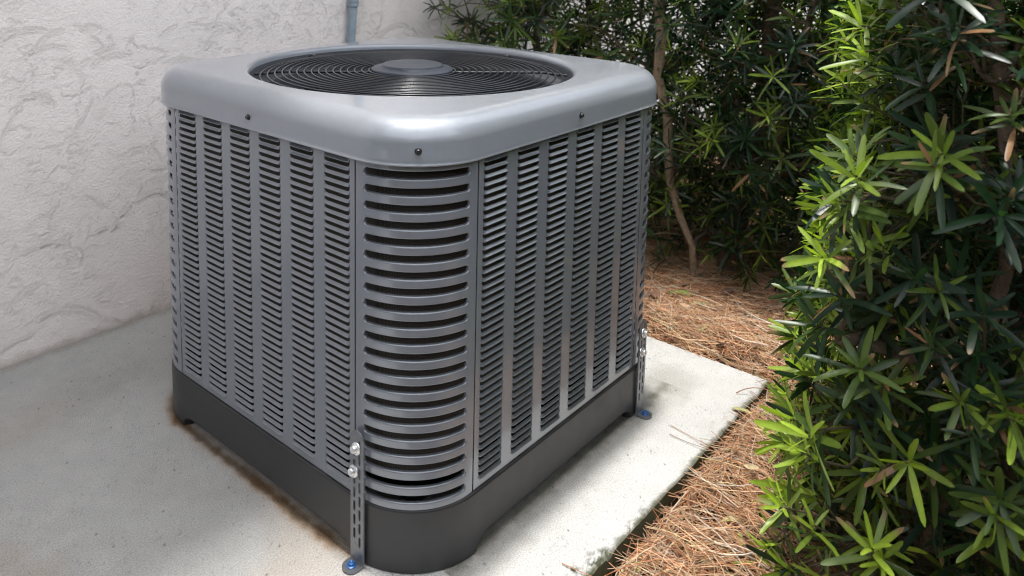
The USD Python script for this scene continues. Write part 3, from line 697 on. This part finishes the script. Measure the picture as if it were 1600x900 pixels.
# near shrub
LN = np.array([.948, .318]); RN = np.array([.318, -.948])
def near_vol(r, n):
    out = []
    while len(out) < n:
        if r.random() < .46:                               # the dense top above the picture
            s, u, z = r.uniform(-.05, 1.2), r.uniform(.34, .85), r.uniform(1.15, 1.75); xy = np.array([.34, -.405]) + LN * s + RN * u
            if np.linalg.norm(xy - np.array([.72, -.72])) < .62: out.append((xy[0], xy[1], z))
            continue
        s = r.uniform(-.05, 1.2); u = abs(r.normal(0, .30)); z = r.uniform(-.02, 1.2)
        m = .035 + .07 * float(meshkit.fbm(np.array([s * 3., z * 3.5, 1.5]), 3, 8)) - .02
        if u > .85: continue
        xy = np.array([.34, -.405]) + LN * s + RN * (u + m - .018 + .085 * np.clip((z - .15) / .75, 0, 1) + .0 * np.clip(z - .78, 0, .3) / .3)
        if np.linalg.norm(xy - np.array([.72, -.72])) > .60: continue
        if .33 < z < .50 and s > .25 and u < .25 and r.random() < .75: continue
        out.append((xy[0], xy[1], z))
    return np.array(out)
def near_sunlit(p, r):  # sunlight put into leaf colour, by place on screen
    x, y, z = proj(p); return np.clip(r.normal(-.08, .3, len(p)) + .9 * sstep(1480, 1300, x) * (r.random(len(p)) < .75) + .6 * sstep(450, 600, y) * (r.random(len(p)) < .45), 0, 1)
shrub('large leafy podocarpus close by on the right, with left and lower leaves coloured bright as if sunlit', G0(.75, -.72),
      [(G0(.78, -.72), (.74, -.70, 1.45), .034, .018, (.12, .085, .065)), (G0(.62, -.60), (.60, -.64, 1.4), .014, .009, (.17, .12, .09)), ((.70, -.66, .38), (.52, -.47, .43), .013, .010, (.22, .17, .13)), ((.74, -.70, .85), (.60, -.62, .98), .010, .007, (.17, .13, .1))],
      near_vol, 1900, .070, .0102, 105, young_lit_fn=near_sunlit, parts=300, leaves_per=(9, 14), upright=.75)
shrub('podocarpus standing behind the near shrub at the right edge', G0(1.45, -.85),
      [(G0(1.45, -.80), (1.42, -.78, 1.4), .024, .012, None)],
      boxvol((1.12, -1.15, .05), (1.85, -.48, 1.5)), 430, .085, .011, 106, young_lit_fn=yf, parts=150)

# ---- unseen hedges added behind and beside the camera to block low sky
def sky_block_hedge(label, lo, hi, n, seed, trunks):
    r = np.random.default_rng(seed); t = thing('added_hedge', label, 'hedge')
    P = r.uniform(lo, hi, (n, 3)); D = r.normal(0, 1, (n, 3)) + [0, 0, .2]; N = r.normal(0, .6, (n, 3)) + [0, 0, 1.]
    L = r.uniform(.14, .24, n); Wd = L * r.uniform(.30, .42, n); co = np.array([.022, .05, .02]) * r.uniform(.6, 1.7, (n, 1))
    v, f, c, _ = leaf_mesh(P, D, N, L, Wd, r.normal(.2, .1, n), r.uniform(.1, .3, n), co, 0, 5)
    tag(obj('leaves', (v, f), M_leaf, t, True, c), kind='stuff')
    for (x, y) in trunks:
        v, f = tube(bent((x, y, -.1), (x + .1, y, hi[2] - .3), r, 8, .04), np.linspace(.035, .015, 8), 8); obj('trunk', (v, f), M_bark, t, True, np.ones((len(v), 3)) * np.array([.12, .09, .07]))
sky_block_hedge('unseen dense hedge added behind the camera to darken the right side', (-3.4, -3.1, .05), (3.2, -2.35, 1.9), 12000, 301, [(-2.5, -2.7), (-.9, -2.75), (.8, -2.7), (2.3, -2.7)])
sky_block_hedge('unseen dense hedge added off to the left to cut low sky light', (-3.9, -2.3, .05), (-3.2, 1.2, 2.3), 8000, 302, [(-3.55, -1.5), (-3.5, .3)])

# ---- loose leaves and needles
def loose_leaf(px, py, z, L, wd, ang, col, label, category='leaf', droop=.15, curl=.3, group=None):
    d = CAM_F + CAM_R * (px - PX) / FPX - CAM_U * (py - PY) / FPX
    P = CAM_POS + d * (z - CAM_POS[2]) / d[2]
    D = np.array([[np.cos(ang), np.sin(ang), .10]])
    v, f, c, _ = leaf_mesh(P[None], D, np.array([[0., .1, 1.]]), np.array([L]), np.array([wd]), np.array([droop]), np.array([curl]), np.array([col]), 0)
    return tag(obj('fallen_leaf', (v, f), M_leaf, None, True, c), label, category, group)
loose_leaf(1045, 458, .006, .075, .034, -.9, (.16, .30, .06), 'broad green fallen leaf lying on the straw beside the unit')
loose_leaf(1075, 476, .004, .070, .030, -.7, (.36, .40, .22), 'pale yellow green fallen leaf on the straw, nearest the unit corner')
loose_leaf(1020, 872, -.020, .060, .017, -1.0, (.13, .065, .045), 'dark brown bark chip lying on the straw by the slab edge', 'bark chip')
loose_leaf(1160, 860, -.018, .050, .008, .5, (.34, .40, .10), 'small yellow green leaf lying on the straw near the big shrub')
def loose_needle(pts, label, rad=.0009, col=(.34, .17, .08), z=.003):
    Q = []
    for px, py, h in pts:
        d = CAM_F + CAM_R * (px - PX) / FPX - CAM_U * (py - PY) / FPX; Q.append(CAM_POS + d * (z + h - CAM_POS[2]) / d[2])
    Q = np.array(Q); t = np.linspace(0, 1, len(Q)); tt = np.linspace(0, 1, 9); deg = min(2, len(Q) - 1)
    Q = np.stack([np.polyval(np.polyfit(t, Q[:, k], deg), tt) for k in range(3)], 1)
    v, f = tube(Q, np.linspace(rad, rad * .5, 9), 5)
    return tag(obj('pine_needle', (v, f), M_straw, None, True, np.ones((len(v), 3)) * col), label, 'pine needle')
loose_needle([(1150, 614, .0), (1185, 606, .02), (1225, 622, .02)], 'curved brown pine needle hooked over the slab by its far corner', .0013, (.30, .13, .06))
loose_needle([(1048, 664, 0), (1085, 685, .001), (1118, 702, .003)], 'thin brown pine needle lying on the slab, upper of the close pair', .0008)
loose_needle([(1046, 678, 0), (1080, 693, .001), (1122, 706, .004)], 'thin grey brown pine needle lying on the slab, lower of the close pair', .0008, (.22, .16, .11))
loose_needle([(878, 880, 0), (900, 890, .001), (935, 905, .002)], 'reddish pine needle lying on the slab near its mossy front edge', .0009, (.40, .17, .07))
